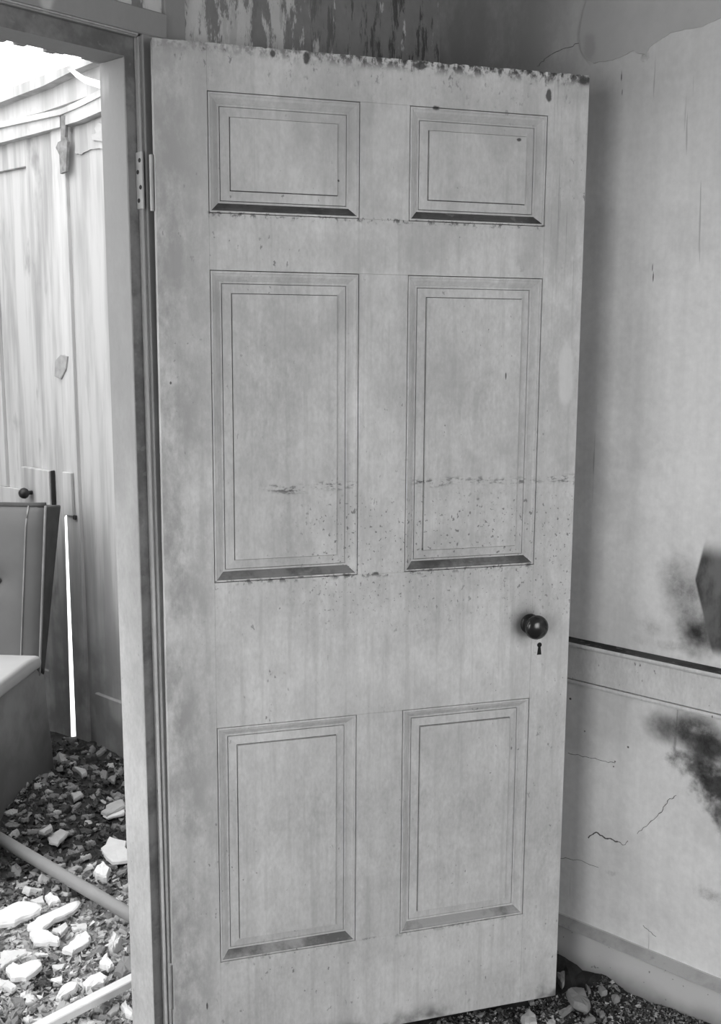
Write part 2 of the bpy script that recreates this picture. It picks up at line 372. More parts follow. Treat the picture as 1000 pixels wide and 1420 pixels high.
ribbon(jag([(587, 112), (745, 92), (755, 82), (780, 68), (803, 60)][1:]), 0.0008)
edge = [(822, -15), (809, 22), (806, 40), (804, 58), (808, 74), (816, 84), (824, 88), (834, 86), (850, 84), (866, 77), (880, 70), (884, 74), (896, 76), (901, 66), (915, 56), (930, 46), (950, 41), (975, 37), (1000, 25), (1040, 4)]
ep = [at(x, y, 0, XR) for x, y in jag(edge, 3, 0.9)]
poly = [(XR - 0.003, p.y, p.z) for p in ep] + [(XR - 0.003, ep[-1].y, CEIL), (XR - 0.003, ep[0].y, CEIL)]
b = MB(); b.prism(poly, (0.0025, 0, 0), 0); b.build('plaster_layer', PLASTER2, wall_right)

# chair rail and baseboard along the right wall
def rail_run(name, profile, mat, y0, y1, parent=None, mats=None, idx=None):
    b = MB(); n = len(profile)
    for y in (y0, y1): b.v += [(XR - d, y, z) for d, z in profile]
    for i in range(n):
        j = (i + 1) % n; b.f.append([i, j, n + j, n + i]); b.mi.append(idx[i] if idx else 0)
    b.f.append(list(range(n))); b.mi.append(0); b.f.append(list(range(n, 2 * n))); b.mi.append(0)
    return b.build(name, mats or mat, parent)
zr1 = at(900, 907, 0, XR).z; zr0 = at(900, 966.5, 0, XR).z        # top and bottom of the chair rail
t = tag(empty('trim_3', (0, 0, 0)), 'painted chair rail with a soot-blackened ledge along the right wall', 'moulding', kind='structure')
rail_run('rail_cap', [(0, zr1 + .002), (0, zr1 - .012), (.028, zr1 - .012), (.033, zr1 - .010), (.035, zr1 - .006), (.033, zr1 - .001), (.030, zr1 + .001)], None, -2.7, YP, t, [TRIM, SOOT[0]], [0, 0, 0, 0, 0, 1, 1])
rail_run('rail_board', [(0, zr0 + .003), (0, zr1 - .0125), (.016, zr1 - .0125), (.016, zr1 - .016), (.013, zr1 - .018), (.013, zr0 + .005), (.010, zr0 + .003)], TRIM, -2.7, YP, t)
rail_run('rail_bead', [(0, zr0 - .010), (0, zr0 + .0015), (.013, zr0 + .0015), (.0145, zr0 - .004), (.012, zr0 - .009), (.006, zr0 - .010)], TRIM, -2.7, YP, t)
zb = at(900, 1316, 0, XR).z; zb2 = at(900, 1328.5, 0, XR).z
t = tag(empty('baseboard_right', (0, 0, 0)), 'tall painted baseboard below the mouldy right wall', 'baseboard', kind='structure')
rail_run('baseboard_cap', [(0, zb), (0, zb2 + .001), (.024, zb2 + .001), (.025, zb2 + .004), (.012, zb - .006), (.006, zb)], None, -2.7, YP, t, [BASE, DUSTY], [0, 0, 0, 1, 1, 0])
rail_run('baseboard_board', [(0, 0), (0, zb2 - .003), (.013, zb2 - .003), (.015, zb2 - .005), (.015, 0)], BASE, -2.7, YP, t)
t = MB(); t.box((1.37, YP - 0.016, 0), (XR - 0.022, YP, zb)); tag(t.build('baseboard_back', BASE), 'painted baseboard hidden behind the open door', 'baseboard', kind='structure')

# door frame: casing, stop and rebate of the doorway
CO, CT = 1.3117, 2.162
t = tag(empty('trim_1', (0, 0, 0)), 'painted door casing and jambs round the doorway at left', 'door frame', kind='structure')
def part(nm, mat, *boxes, bevel=0.002, parent=None):
    b = MB()
    for a, c in boxes: b.box(a, c)
    return b.build(nm, mat, parent or t, bevel=bevel)
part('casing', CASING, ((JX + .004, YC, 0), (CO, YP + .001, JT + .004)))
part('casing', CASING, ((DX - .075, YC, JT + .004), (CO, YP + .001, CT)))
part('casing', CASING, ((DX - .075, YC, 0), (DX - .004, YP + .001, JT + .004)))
part('jamb', REBATE, ((JX, YC + .006, 0), (JX + .012, YB, JT)), bevel=.0015)
part('jamb', REBATE, ((DX - .012, YC + .006, 0), (DX, YB, JT)), bevel=.0015)
part('head_jamb', REBATE, ((DX, YC + .006, JT), (JX, YB, JT + .012)), bevel=.0015)
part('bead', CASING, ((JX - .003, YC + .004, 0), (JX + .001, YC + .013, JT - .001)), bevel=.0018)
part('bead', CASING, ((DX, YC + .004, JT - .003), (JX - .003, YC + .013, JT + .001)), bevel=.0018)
SX, SY, SZ = 1.2275, 1.697, 2.076
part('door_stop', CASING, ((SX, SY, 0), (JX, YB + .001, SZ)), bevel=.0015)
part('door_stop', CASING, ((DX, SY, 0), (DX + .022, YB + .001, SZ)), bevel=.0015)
QUIRK = dirty('dark_quirk', 0.11, 0.20, 12.0)  # dark strip over the room-side face of the stop
part('stop_edge', QUIRK, ((SX + .001, SY - .0015, 0), (JX - .0005, SY, JT - .001)), bevel=0)
part('stop_edge', QUIRK, ((DX + .023, SY - .0015, SZ + .001), (SX + .001, SY, JT - .001)), bevel=0)
b = MB(); n = 46; up = []; dn = []                                  # head stop with a splintered far edge
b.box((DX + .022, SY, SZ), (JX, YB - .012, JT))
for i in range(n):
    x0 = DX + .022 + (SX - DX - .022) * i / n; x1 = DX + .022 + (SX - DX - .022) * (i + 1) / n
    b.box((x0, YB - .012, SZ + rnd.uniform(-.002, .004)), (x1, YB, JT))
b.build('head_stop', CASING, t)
# hinge leaf left on the jamb
b = MB(); zh0, zh1 = at(200, 290, 0, JX).z, at(200, 210, 0, JX).z
b.box((JX - .0052, YC + .0005, zh0), (JX - .001, SY - .002, zh1))
h = b.build('hinge_leaf', GREYIRON, t, bevel=.001); h['label'] = 'painted iron hinge leaf screwed to the jamb'
for k, (f, g) in enumerate(((.85, .4), (.65, .75), (.38, .35), (.15, .7))):
    b = MB(); c = Vector((JX - .0054, YC + g * .018, zh0 + f * (zh1 - zh0)))
    b.tube([c, c + Vector((.003, 0, 0))], .0042, 10); b.build('screw', GAP, h)
# batten beside the casing
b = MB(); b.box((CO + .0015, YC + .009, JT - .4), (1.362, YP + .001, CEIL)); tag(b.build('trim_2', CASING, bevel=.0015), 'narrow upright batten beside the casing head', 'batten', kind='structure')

# ------------------------------------------------------------------ the open panelled door
DH, DW, DT = 2.03, 0.875, 0.032
DYAW, DSAG = -0.540832, 0.00484851
door = tag(empty('door_1', (1.2368, 1.6399, EYE - 1.4885), (0, DSAG, DYAW)), 'open six-panel door with grimy white paint and dark round knob', 'door', kind='structure')
XS = [0.0, 0.097, 0.390, 0.491, 0.785, DW]
ZS = [DH - t for t in (0.0, 0.084, 0.301, 0.405, 1.006, 1.304, 1.813, 2.03)]
g = 0.0001
def ragged_top(x0, x1, z0, z1):
    n = max(6, int((x1 - x0) / 0.006)); pts = [(x0, 0, z0), (x1, 0, z0)]
    for i in range(n + 1):
        x = x1 + (x0 - x1) * i / n
        k = mnoise.noise((x * 22, 3.1, 0)) * 0.5 + mnoise.noise((x * 90, 1.1, 0)) * 0.5
        d = max(0.0, k - 0.08) * 0.009 * (0.15 + min(1, x / 0.3)) + 0.0015 * rnd.random()
        pts.append((x, 0, z1 - d))
    return pts
def slab(nm, x0, x1, z0, z1, top=False):
    b = MB()
    if top:
        b.prism(ragged_top(x0 + g, x1 - g, z0 + g, z1), (0, DT, 0)); return b.build(nm, DOOR, door)
    b.box((x0 + g, 0, z0 + g), (x1 - g, DT, z1 - g)); return b.build(nm, DOOR, door, bevel=0.0003)
slab('stile', XS[0], XS[1], 0, DH, True); slab('stile', XS[4], XS[5], 0, DH, True)
slab('rail', XS[1], XS[4], ZS[1], DH, True)
slab('rail', XS[1], XS[4], ZS[3], ZS[2]); slab('rail', XS[1], XS[4], ZS[5], ZS[4]); slab('rail', XS[1], XS[4], ZS[7], ZS[6])
for a, c in ((2, 1), (4, 3), (6, 5)): slab('muntin', XS[2], XS[3], ZS[a], ZS[c])

def ring(b, x0, x1, z0, z1, prof, mis=None, bottom_mi=None):
    """mitred frame of four sides that follows prof = [(inset, depth)...]"""
    def loop(i, d): return [(x0 + i, d, z0 + i), (x1 - i, d, z0 + i), (x1 - i, d, z1 - i), (x0 + i, d, z1 - i)]
    for k in range(len(prof) - 1):
        A = loop(*prof[k]); B = loop(*prof[k + 1])
        for s in range(4):
            q = (s + 1) % 4; mi = mis[k] if mis else 0
            if s == 0 and bottom_mi and k in bottom_mi: mi = bottom_mi[k]
            b.add([A[s], A[q], B[q], B[s]], [(0, 1, 2, 3)], mi)
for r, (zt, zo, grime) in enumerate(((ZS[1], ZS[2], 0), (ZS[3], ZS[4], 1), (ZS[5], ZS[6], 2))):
    for x0, x1 in ((XS[1], XS[2]), (XS[3], XS[4])):
        b = MB()
        pr = [(0, .0285), (0, .0175), (.0225, .0175), (.0246, .0165), (.0246, .0125), (.0415, .0095), (.0421, .0115), (.0430, .0115), (.0432, .0050)]
        ring(b, x0, x1, zo, zt, pr, [0, 1, 1, 0, 0, 0, 1, 0])
        i = .0432; b.add([(x0 + i, .005, zo + i), (x1 - i, .005, zo + i), (x1 - i, .005, zt - i), (x0 + i, .005, zt - i)], [(0, 1, 2, 3)])
        b.add([(x0, .0285, zo), (x1, .0285, zo), (x1, .0285, zt), (x0, .0285, zt)], [(3, 2, 1, 0)])
        panel = b.build('panel', [DOOR, GAP], door)
        b = MB()
        pm = [(.0014, .0165), (.0014, .0010), (.0048, .0006), (.0060, .0022), (.0100, .0042), (.0150, .0088), (.0195, .0126), (.0205, .0118), (.0232, .0126), (.0240, .0165)]
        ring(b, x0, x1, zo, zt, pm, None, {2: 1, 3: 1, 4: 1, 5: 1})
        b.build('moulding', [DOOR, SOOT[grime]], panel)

# knob, keyhole plate, hinge knuckle
KX, KZ = 0.7800, DH - 1.136
def lathe(b, c, prof, seg=28, mi=0):
    o = len(b.v)
    for d, r in prof:
        for k in range(seg):
            w = 2 * math.pi * k / seg; b.v.append((c[0] + r * math.cos(w), -d, c[1] + r * math.sin(w)))
    for i in range(len(prof) - 1):
        for k in range(seg):
            q = (k + 1) % seg; b.f.append([o + i * seg + k, o + i * seg + q, o + (i + 1) * seg + q, o + (i + 1) * seg + k]); b.mi.append(mi)
KNOB = Mat('dark_glazed_knob', 0.22, 0.5); KNOB = KNOB.done(KNOB.mix(KNOB.noise(60, 4), 0.012, 0.022))
b = MB(); lathe(b, (KX, KZ), [(.006, .009), (.014, .009), (.018, .012), (.021, .019), (.026, .0248), (.032, .0266), (.038, .0254), (.042, .021), (.045, .0135), (.0465, .0055), (.0467, .0003)])
kn = b.build('door_knob', KNOB, door, smooth=True); kn['label'] = 'dark round door knob'
b = MB(); lathe(b, (KX, KZ), [(0, .022), (.003, .0215), (.005, .018), (.006, .012), (.011, .0085), (.0115, .0002)])
b.build('knob_rose', IRON, kn, smooth=True)
KHX, KHZ = 0.804, DH - 1.194
b = MB(); o = []
for k in range(26):
    w = 2 * math.pi * k / 26; o.append((KHX + .0135 * math.cos(w), -.0012, KHZ + .0235 * math.sin(w)))
b.prism(o, (0, .002, 0)); kp = b.build('keyhole_plate', DOOR, door, bevel=.0005)
b = MB(); o = [(KHX + .0056 * math.cos(math.radians(d)), -.0016, KHZ + .009 + .0056 * math.sin(math.radians(d))) for d in range(-60, 241, 25)]
o += [(KHX - .0032, -.0016, KHZ + .003), (KHX - .0052, -.0016, KHZ - .0130), (KHX + .0052, -.0016, KHZ - .0130), (KHX + .0032, -.0016, KHZ + .003)]
b.prism(o, (0, .001, 0)); b.build('keyhole', LINE, kp)
for z0 in (DH - .30, 0.12):
    b = MB(); b.tube([(-.004, DT * .55, z0), (-.004, DT * .55, z0 + .10)], .0045, 10)
    b.build('hinge_knuckle', GREYIRON, door)

# ------------------------------------------------------------------ the roofless room beyond the doorway
FX = XR
YL = 4.30
b = MB(); b.box((-0.9, YB, -0.08), (FX + 0.02, YL, 0.0)); tag(b.build('floor_beyond', DUSTF), 'dusty floor of the roofless room beyond the doorway', 'floor', kind='structure')
b = MB(); b.box((-30, -30, -0.30), (40, 40, -0.22)); tag(b.build('ground', OUT), 'pale ground outside the ruined house', 'ground', kind='structure')
zc0, zc1 = 2.36, 2.50                                                 # cornice of the far wall
Y_GAP0, Y_GAP1 = 3.392, 3.404
DT2 = 2.295                                                           # head of the far door
b = MB()
b.box((FX, YB, 0), (FX + 0.06, Y_GAP0 - .012, 2.44)); b.box((FX, 4.13, 0), (FX + 0.06, YL, 2.44)); b.box((FX, Y_GAP0 - .012, DT2 + .01), (FX + 0.06, 4.13, 2.44))
wfr = tag(b.build('wall_far_right', FARW), 'streaky whitewashed wall of the room beyond the doorway', 'wall', kind='structure')
b = MB(); b.box((-0.9, YL, 0), (FX + 0.06, YL + .1, 2.44)); tag(b.build('wall_far_back', FARW), 'end wall of the room beyond the doorway', 'wall', kind='structure')
b = MB(); b.box((-0.98, YB, 0), (-0.9, YL, 1.0)); tag(b.build('wall_far_left', FARW), 'unseen left wall of the room beyond, kept low to let in skylight', 'wall', kind='structure')  # unseen; height chosen for how much sky light reaches the doorway

# cornice: two sagging mouldings with a frieze between
def run_line(pts, d): return [at(x, y, 0, FX - d) for x, y in pts]
t = tag(empty('trim_4', (0, 0, 0)), 'sagging white cornice at the top of the far wall', 'cornice', kind='structure')
def strip(nm, top, bot, d, mat, parent=None, base=0.0):
    b = MB(); T = run_line(top, d); B = run_line(bot, d)
    for i in range(len(top) - 1):
        q = [T[i], T[i + 1], B[i + 1], B[i]]
        b.prism(q, (d - base, 0, 0))
    return b.build(nm, mat, parent or t)
strip('cornice_moulding', [(-140, 178), (0, 127), (60, 104), (103, 88), (150, 72)], [(-140, 194), (0, 142), (60, 119), (103, 97), (150, 78)], 0.05, FARW)
strip('frieze', [(-140, 193), (0, 141), (60, 118), (103, 96), (150, 77)], [(-140, 214), (0, 170), (60, 155), (103, 140), (150, 122)], 0.012, FARC)
strip('architrave_bead', [(-140, 214), (0, 169), (84, 151), (110, 139), (150, 118)], [(-140, 222), (0, 177), (84, 159), (110, 148), (150, 128)], 0.040, FARC)
# white strip added in place of a bright hole in the cornice
b = MB(); q = [at(x, y, 0, FX - .07) for x, y in ((94, 96), (102, 97), (116, 106), (143, 114), (143, 124), (118, 116), (105, 107))]
b.prism(q, (.003, 0, .001)); tag(b.build('bright_hole_strip', CHALK[0]), 'white strip standing in for the bright hole at the cornice end', 'light stand-in')
# far door casing
t = tag(empty('trim_5', (0, 0, 0)), 'white casing round the old door in the room beyond', 'door casing', kind='structure')
b = MB(); b.box((FX - .014, at(105, 600, 0, FX - .014).y, 0), (FX + .002, Y_GAP0, DT2)); b.build('casing', FARC, t, bevel=.002)
b = MB(); b.box((FX - .024, 4.13, 0), (FX + .002, 4.20, DT2)); b.build('casing', FARC, t, bevel=.002)
strip('head_casing', [(-140, 222), (0, 177), (83, 160)], [(-140, 245), (0, 198), (83, 176)], 0.030, FARC)
strip('head_casing', [(88, 157), (108, 149), (150, 128)], [(88, 174), (108, 168), (150, 150)], 0.034, FARC)
b = MB(); b.box((FX + .004, Y_GAP0 + .0005, 0.94), (FX + .03, Y_GAP1 + .085, DT2)); b.build('door_stop', SMOKE, t)
# dark iron strap at the head of the far door
b = MB(); q = [at(x, y, 0, FX - .034) for x, y in ((84, 158), (91, 160), (90, 190), (93, 196), (91, 238), (83, 241), (82, 215), (77, 205), (80, 197), (84, 195))]
b.prism(q, (.012, 0, 0)); st_ = b.build('strap', simple('rusty_iron', 0.22, 0.4, 40), bevel=.001)
tag(st_, 'stained iron strap at the top corner of the far door', 'bracket')
# dark swivel plate on the door edge
b = MB(); q = [at(x, y, 0, FX - .020) for x, y in ((76, 500), (84, 491), (93, 494), (91, 512), (84, 526), (75, 522))]
b.prism(q, (.012, 0, 0)); tag(b.build('turn_button', simple('grey_wood_button', 0.34, 0.2, 40), bevel=.002), 'grey wooden turn button on the edge of the far door', 'latch')
# peeling wall patch to the right of the door
b = MB(); q = [at(x, y, 0, FX - .006) for x, y in jag([(104, 178), (150, 160), (150, 205), (125, 207), (113, 214), (104, 212)], 4, 1.0)]
b.prism(q, (.005, 0, 0)); b.build('loose_paint', FARW, wfr)
b = MB(); q = [at(x, y, 0, FX - .012) for x, y in ((131, 178), (136, 170), (143, 172), (143, 196), (128, 194), (126, 187), (134, 185))]
b.prism(q, (.005, 0, .002)); b.build('paint_curl', CHALK[2], wfr)

# far door (thing kept in its frame): stile, rail, panels, lock
ft = tag(empty('door_2', (FX, Y_GAP1, 0.05)), 'old white panelled door with a rim lock in the room beyond', 'door', kind='structure')
def fpart(nm, mat, y0, y1, z0, z1, x0, x1, parent=ft, bevel=.002):
    b = MB(); b.box((x0, y0 - Y_GAP1, z0 - .05), (x1, y1 - Y_GAP1, z1 - .05)); return b.build(nm, mat, parent, bevel=bevel)
yp0 = at(53, 600, 0, FX).y; yp1 = at(5, 600, 0, FX).y; yl = 4.12
ztop = at(20, 234, 0, FX).z
b = MB(); e = Y_GAP1                                                # its free edge is split and worn away below the lock
def sect(z, k): return [(0, k, z), (0, yp0 - e, z), (.03, yp0 - e, z), (.03, k + .062, z)]
b.v = sect(0, .042) + sect(.875, .022) + sect(.89, .003) + sect(DT2 - .052, .003)
for k in range(3):
    for i in range(4): b.f.append([k * 4 + i, k * 4 + (i + 1) % 4, k * 4 + 4 + (i + 1) % 4, k * 4 + 4 + i]); b.mi.append(0)
b.f += [[3, 2, 1, 0], [12, 13, 14, 15]]; b.mi += [0, 0]; b.build('stile', FARD, ft)
fpart('stile', FARD, yl - .12, yl, .05, DT2 - .002, 0, .03)
fpart('rail', FARD, yp0, yl - .12, ztop, DT2 - .002, 0, .03)
fpart('rail', FARD, yp0, yl - .12, .80, 1.0, 0, .03); fpart('rail', FARD, yp0, yl - .12, .05, .30, 0, .03)
for z0, z1 in ((1.0, ztop), (.30, .80)):
    fpart('muntin', FARD, yp1, yp1 + .07, z0, z1, 0, .03)
    fpart('panel', FARD, yp0, yp1, z0, z1, .014, .024); fpart('panel', FARD, yp1 + .07, yl - .12, z0, z1, .014, .024)
a0 = at(75, 652, 0, FX); a1 = at(39, 699, 0, FX)
lock = fpart('rim_lock', FARD, a0.y, a1.y, a1.z, a0.z, -.024, -.001); lock['label'] = 'white painted box of the rim lock'
fpart('lock_edge', IRON, a0.y - .008, a0.y - .001, a1.z - .01, a0.z, -.018, -.001, ft)
kc = at(34, 684, 0, FX - .055) - Vector((FX, Y_GAP1, .05)); b = MB()
b.tube([kc + Vector((d, 0, 0)) for d in (-.021, -.018, -.010, 0, .009, .014, .018, .035)], [.004, .013, .019, .021, .017, .010, .008, .008], 18)
b.build('door_knob', IRON, lock, smooth=True)['label'] = 'black round knob on the rim lock'
a0 = at(97, 656, 0, FX - .03); a1 = at(88, 714, 0, FX - .03)
b = MB(); b.box((FX - .028, a0.y, a1.z), (FX - .0145, min(a1.y, Y_GAP0 - .001), a0.z)); tag(b.build('lock_keeper', FARC, bevel=.002), 'painted lock keeper on the casing above the gap of light', 'lock keeper')
b = MB(); b.box((FX - .024, a0.y - .012, a1.z - .012), (FX - .0145, a0.y + .004, a1.z + .004)); tag(b.build('iron_staple', IRON, bevel=.002), 'small black iron staple below the lock keeper', 'staple')

t = MB(); zbb = at(147, 966, 0, FX - .012).z
t.box((FX - .016, YB + .01, 0), (FX + .001, at(131, 959, 0, FX - .016).y, zbb)); tag(t.build('baseboard_far', FARW, bevel=.003), 'whitewashed baseboard in the room beyond the doorway', 'baseboard', kind='structure')

# ------------------------------------------------------------------ rubble
def hz(x, y):
    """height of the debris bed"""
    h = 0.035 + 0.018 * mnoise.noise((x * 3.1, y * 3.1, 0.3)) + 0.010 * mnoise.noise((x * 9, y * 9, 2.3))
    h += 0.085 * math.exp(-(((x - 1.62) / .30) ** 2 + ((y - 3.10) / .30) ** 2))
    h += 0.050 * math.exp(-(((x - 2.15) / .18) ** 2 + ((y - 3.25) / .45) ** 2))
    if y < YB: h = 0.030 + 0.014 * mnoise.noise((x * 7, y * 7, 1.3)) + 0.012 * mnoise.noise((x * 19, y * 19, 4.3)) + 0.03 * math.exp(-((x - XR) / .1) ** 2)
    return max(h, 0.004)
def bed(nm, x0, x1, y0, y1, n, mats, pick, label):
    b = MB(); nx = int((x1 - x0) * n); ny = int((y1 - y0) * n)
    P = [[(x0 + (x1 - x0) * i / nx, y0 + (y1 - y0) * j / ny) for i in range(nx + 1)] for j in range(ny + 1)]
    b.v = [(x, y, hz(x, y) + rnd.uniform(-.004, .004)) for row in P for x, y in row]
    for j in range(ny):
        for i in range(nx):
            k = j * (nx + 1) + i; b.f.append([k, k + 1, k + nx + 2, k + nx + 1]); b.mi.append(pick(*P[j][i]))
    return tag(b.build(nm, mats), label, 'debris', kind='stuff')
def darkness(x, y):                                                   # burnt rubble lies at the foot of the far wall
    d = math.exp(-(((x - 2.12) / .28) ** 2 + ((y - 3.15) / .36) ** 2)) * 1.25 + .6 * math.exp(-(((x - 1.75) / .35) ** 2 + ((y - 2.95) / .35) ** 2))
    d += .30 / (1 + math.exp(-(y + .45 * x - 3.16) * 14))
    return min(1, d + 0.25 * mnoise.noise((x * 6, y * 6, 7)))
bed('debris_bed', -0.85, FX - .001, YB + .01, YL - .01, 34, [DUSTF, DIRTF, EARTH], lambda x, y: 1 if darkness(x, y) > .40 else (2 if darkness(x, y) > .12 else 0), 'bed of plaster dust and burnt debris beyond the doorway')
bed('debris_bed', 1.30, XR - .002, 0.2, YP - .02, 60, [DIRTF, CHALK[3]], lambda x, y: 0, 'bed of dark crumbled debris at the foot of the right wall')

def lump_mesh(nm, outline, thick, mat, jitter=0.12):
    """an irregular flat fragment from its plan outline (local xy), broken edges sloping outwards"""
    fine = []
    for i, p in enumerate(outline):
        q = outline[(i + 1) % len(outline)]; fine.append(tuple(p))
        L = math.hypot(q[0] - p[0], q[1] - p[1])
        for t_ in ((.33, .68) if len(outline) < 9 else (.5,)):
            e = L * .07; fine.append((p[0] + (q[0] - p[0]) * t_ + rnd.uniform(-e, e), p[1] + (q[1] - p[1]) * t_ + rnd.uniform(-e, e)))
    outline = fine
    n = len(outline); b = MB(); c = Vector((0, 0))
    for p in outline: c += Vector(p) / n
    rings = []
    for s, zz in ((0.88, 1.0), (0.99, 0.78), (1.03, 0.30), (0.90, 0.0)):
        rings.append([(c.x + (p[0] - c.x) * s, c.y + (p[1] - c.y) * s, thick * zz + rnd.uniform(-1, 1) * thick * jitter) for p in outline])
    for r in rings: b.v += r
    for k in range(3):
        for i in range(n):
            j = (i + 1) % n; b.f.append([k * n + i, k * n + j, (k + 1) * n + j, (k + 1) * n + i]); b.mi.append(0)
    tz = thick * (1.0 + rnd.uniform(0, .12)); b.v.append((c.x, c.y, tz)); ti = len(b.v) - 1
    for i in range(n): b.f.append([i, (i + 1) % n, ti]); b.mi.append(0)
    b.f.append([3 * n + i for i in range(n)]); b.mi.append(0)
    return b

LAID = []
def traced(nm, px, thick, mat, label, cat='plaster fragment', group=None, scale=1.0, lift=0.0):
    """fragment whose plan is read off the ground plane it lies on"""
    cx = sum(p[0] for p in px) / len(px); cy = sum(p[1] for p in px) / len(px)
    g0 = at(cx, cy, 2, 0.04); h = hz(g0.x, g0.y) + thick * 0.7 + lift
    P = [at(x, y, 2, h) for x, y in px]
    c = sum(P, Vector()) / len(P)
    LAID.append((c.x, c.y, sum((p - c).length for p in P) / len(P)))
    thick *= .72
    o = lump_mesh(nm, [((p.x - c.x) * scale, (p.y - c.y) * scale) for p in P], thick, mat)
    return tag(o.build(nm, mat, None, (c.x, c.y, h - thick * 0.78)), label, cat, group)
def c6(pts): return [(x / 5, 1230 + y / 5) for x, y in pts]
def c5(pts): return [(x / 5, 1000 + y / 5) for x, y in pts]
def cn(pts): return [(700 + x / 6.25, 1300 + y / 6.25) for x, y in pts]
W, P_, G_, B_, K_ = CHALK
for pts, th, mat, lab in (
        (c6([(-60, 190), (120, 100), (250, 110), (295, 145), (270, 175), (100, 250), (-40, 270)]), .026, W, 'largest white plaster slab at the left edge under the grey pipe'),
        (c6([(190, 265), (250, 220), (420, 145), (550, 90), (560, 110), (510, 170), (380, 230), (290, 290), (200, 290)]), .022, W, 'long narrow white plaster slab right of the largest slab'),
        (c6([(205, 320), (225, 295), (330, 298), (415, 355), (400, 390), (235, 385)]), .024, W, 'bright white wedge of plaster just below the long narrow slab'),
        (c6([(430, 435), (510, 375), (530, 340), (600, 305), (630, 345), (620, 380), (500, 455)]), .024, W, 'white oblong plaster piece slanting up to the right, right of the white wedge'),
        (c6([(40, 560), (80, 535), (140, 550), (280, 500), (290, 545), (180, 630), (75, 625)]), .028, W, 'broad white plaster block low at the left, lit on top'),
        (c6([(20, 440), (180, 430), (190, 460), (100, 510), (60, 530), (0, 570), (0, 500)]), .016, P_, 'pale flat plaster sheet behind the broad white block'),
        (c6([(385, 770), (430, 690), (490, 660), (545, 670), (520, 720), (420, 775)]), .024, W, 'white plaster lump touching the upper side of the white batten'),
        (c6([(570, 670), (600, 640), (700, 590), (745, 625), (720, 665), (600, 710)]), .024, W, 'white rounded plaster lump above the middle of the white batten'),
        (c6([(690, 520), (745, 460), (760, 500), (790, 545), (750, 565), (690, 540)]), .026, W, 'small white pointed plaster piece left of the dark brick piece'),
        (c6([(100, 490), (160, 470), (340, 455), (350, 475), (180, 490), (110, 515)]), .010, P_, 'thin pale splinter lying across the rubble behind the broad block'),
        (c6([(-20, 640), (60, 650), (120, 690), (80, 725), (-20, 680)]), .018, P_, 'pale plaster wedge at the left edge below the broad block'),
        (c6([(835, 830), (870, 790), (930, 870), (920, 905), (870, 890)]), .024, P_, 'pale plaster chunk below the batten, against the door jamb'),
        (c6([(740, 880), (790, 810), (830, 810), (825, 850), (770, 890)]), .020, G_, 'grey plaster chunk below the batten, left of the pale one'),
        (c6([(690, 800), (715, 790), (735, 830), (715, 870), (690, 850)]), .020, G_, 'small round grey lump below the right half of the batten'),
        (c6([(350, 640), (430, 620), (430, 665), (370, 675)]), .018, W, 'small square white plaster piece above the batten'),
        (c6([(360, 545), (460, 530), (420, 580), (370, 570)]), .014, P_, 'pale triangular plaster chip below the slanting oblong piece'),
        (c6([(490, 265), (600, 255), (600, 300), (510, 300)]), .016, P_, 'pale flat plaster chip above the slanting oblong piece'),
        (c6([(360, 300), (460, 250), (475, 280), (420, 330)]), .020, P_, 'pale angular chip between the long slab and the oblong piece'),
        (c6([(310, 65), (350, 40), (420, 90), (340, 130)]), .020, W, 'white plaster lump just below the left half of the pipe'),
        (c6([(210, 90), (300, 60), (310, 110), (250, 115)]), .014, P_, 'pale chip left of the white lump under the pipe'),
        (c5([(700, 880), (760, 800), (880, 830), (900, 960), (780, 980)]), .022, P_, 'broad pale plaster slab beside the jamb above the pipe'),
        (c5([(700, 630), (760, 570), (850, 540), (870, 590), (740, 650)]), .022, G_, 'grey slanting slab beside the jamb among the dark rubble'),
        (c5([(715, 655), (870, 600), (860, 645), (750, 672)]), .014, P_, 'pale strip of plaster under the grey slanting slab'),
        (c5([(500, 320), (590, 330), (605, 360), (570, 385)]), .022, G_, 'grey lump on the black debris at the foot of the gap of light'),
        (c5([(745, 400), (805, 365), (795, 425)]), .020, B_, 'dark triangular shard on the black debris by the jamb'),
        (c5([(490, 500), (560, 490), (580, 510), (510, 550)]), .020, G_, 'grey bent chip in the middle of the dark rubble'),
        (c5([(270, 765), (350, 710), (365, 740), (310, 775)]), .018, G_, 'grey oval chip behind the upper end of the pipe'),
        (c5([(330, 800), (420, 745), (480, 770), (400, 860), (340, 840)]), .014, G_, 'flat grey slab fragment behind the middle of the pipe'),
        ([(129, 1209), (143, 1194), (153, 1205), (148, 1218), (134, 1215)], .034, W, 'bright white block standing out above the lower end of the pipe')):
    traced('plaster_fragment', pts, th, mat, lab, group='larger plaster fragments beyond the doorway')
traced('brick_fragment', c6([(815, 540), (850, 480), (925, 490), (930, 580), (850, 610), (790, 590)]), .03, B_, 'dark broken brick piece beside the jamb just above the batten', 'brick')
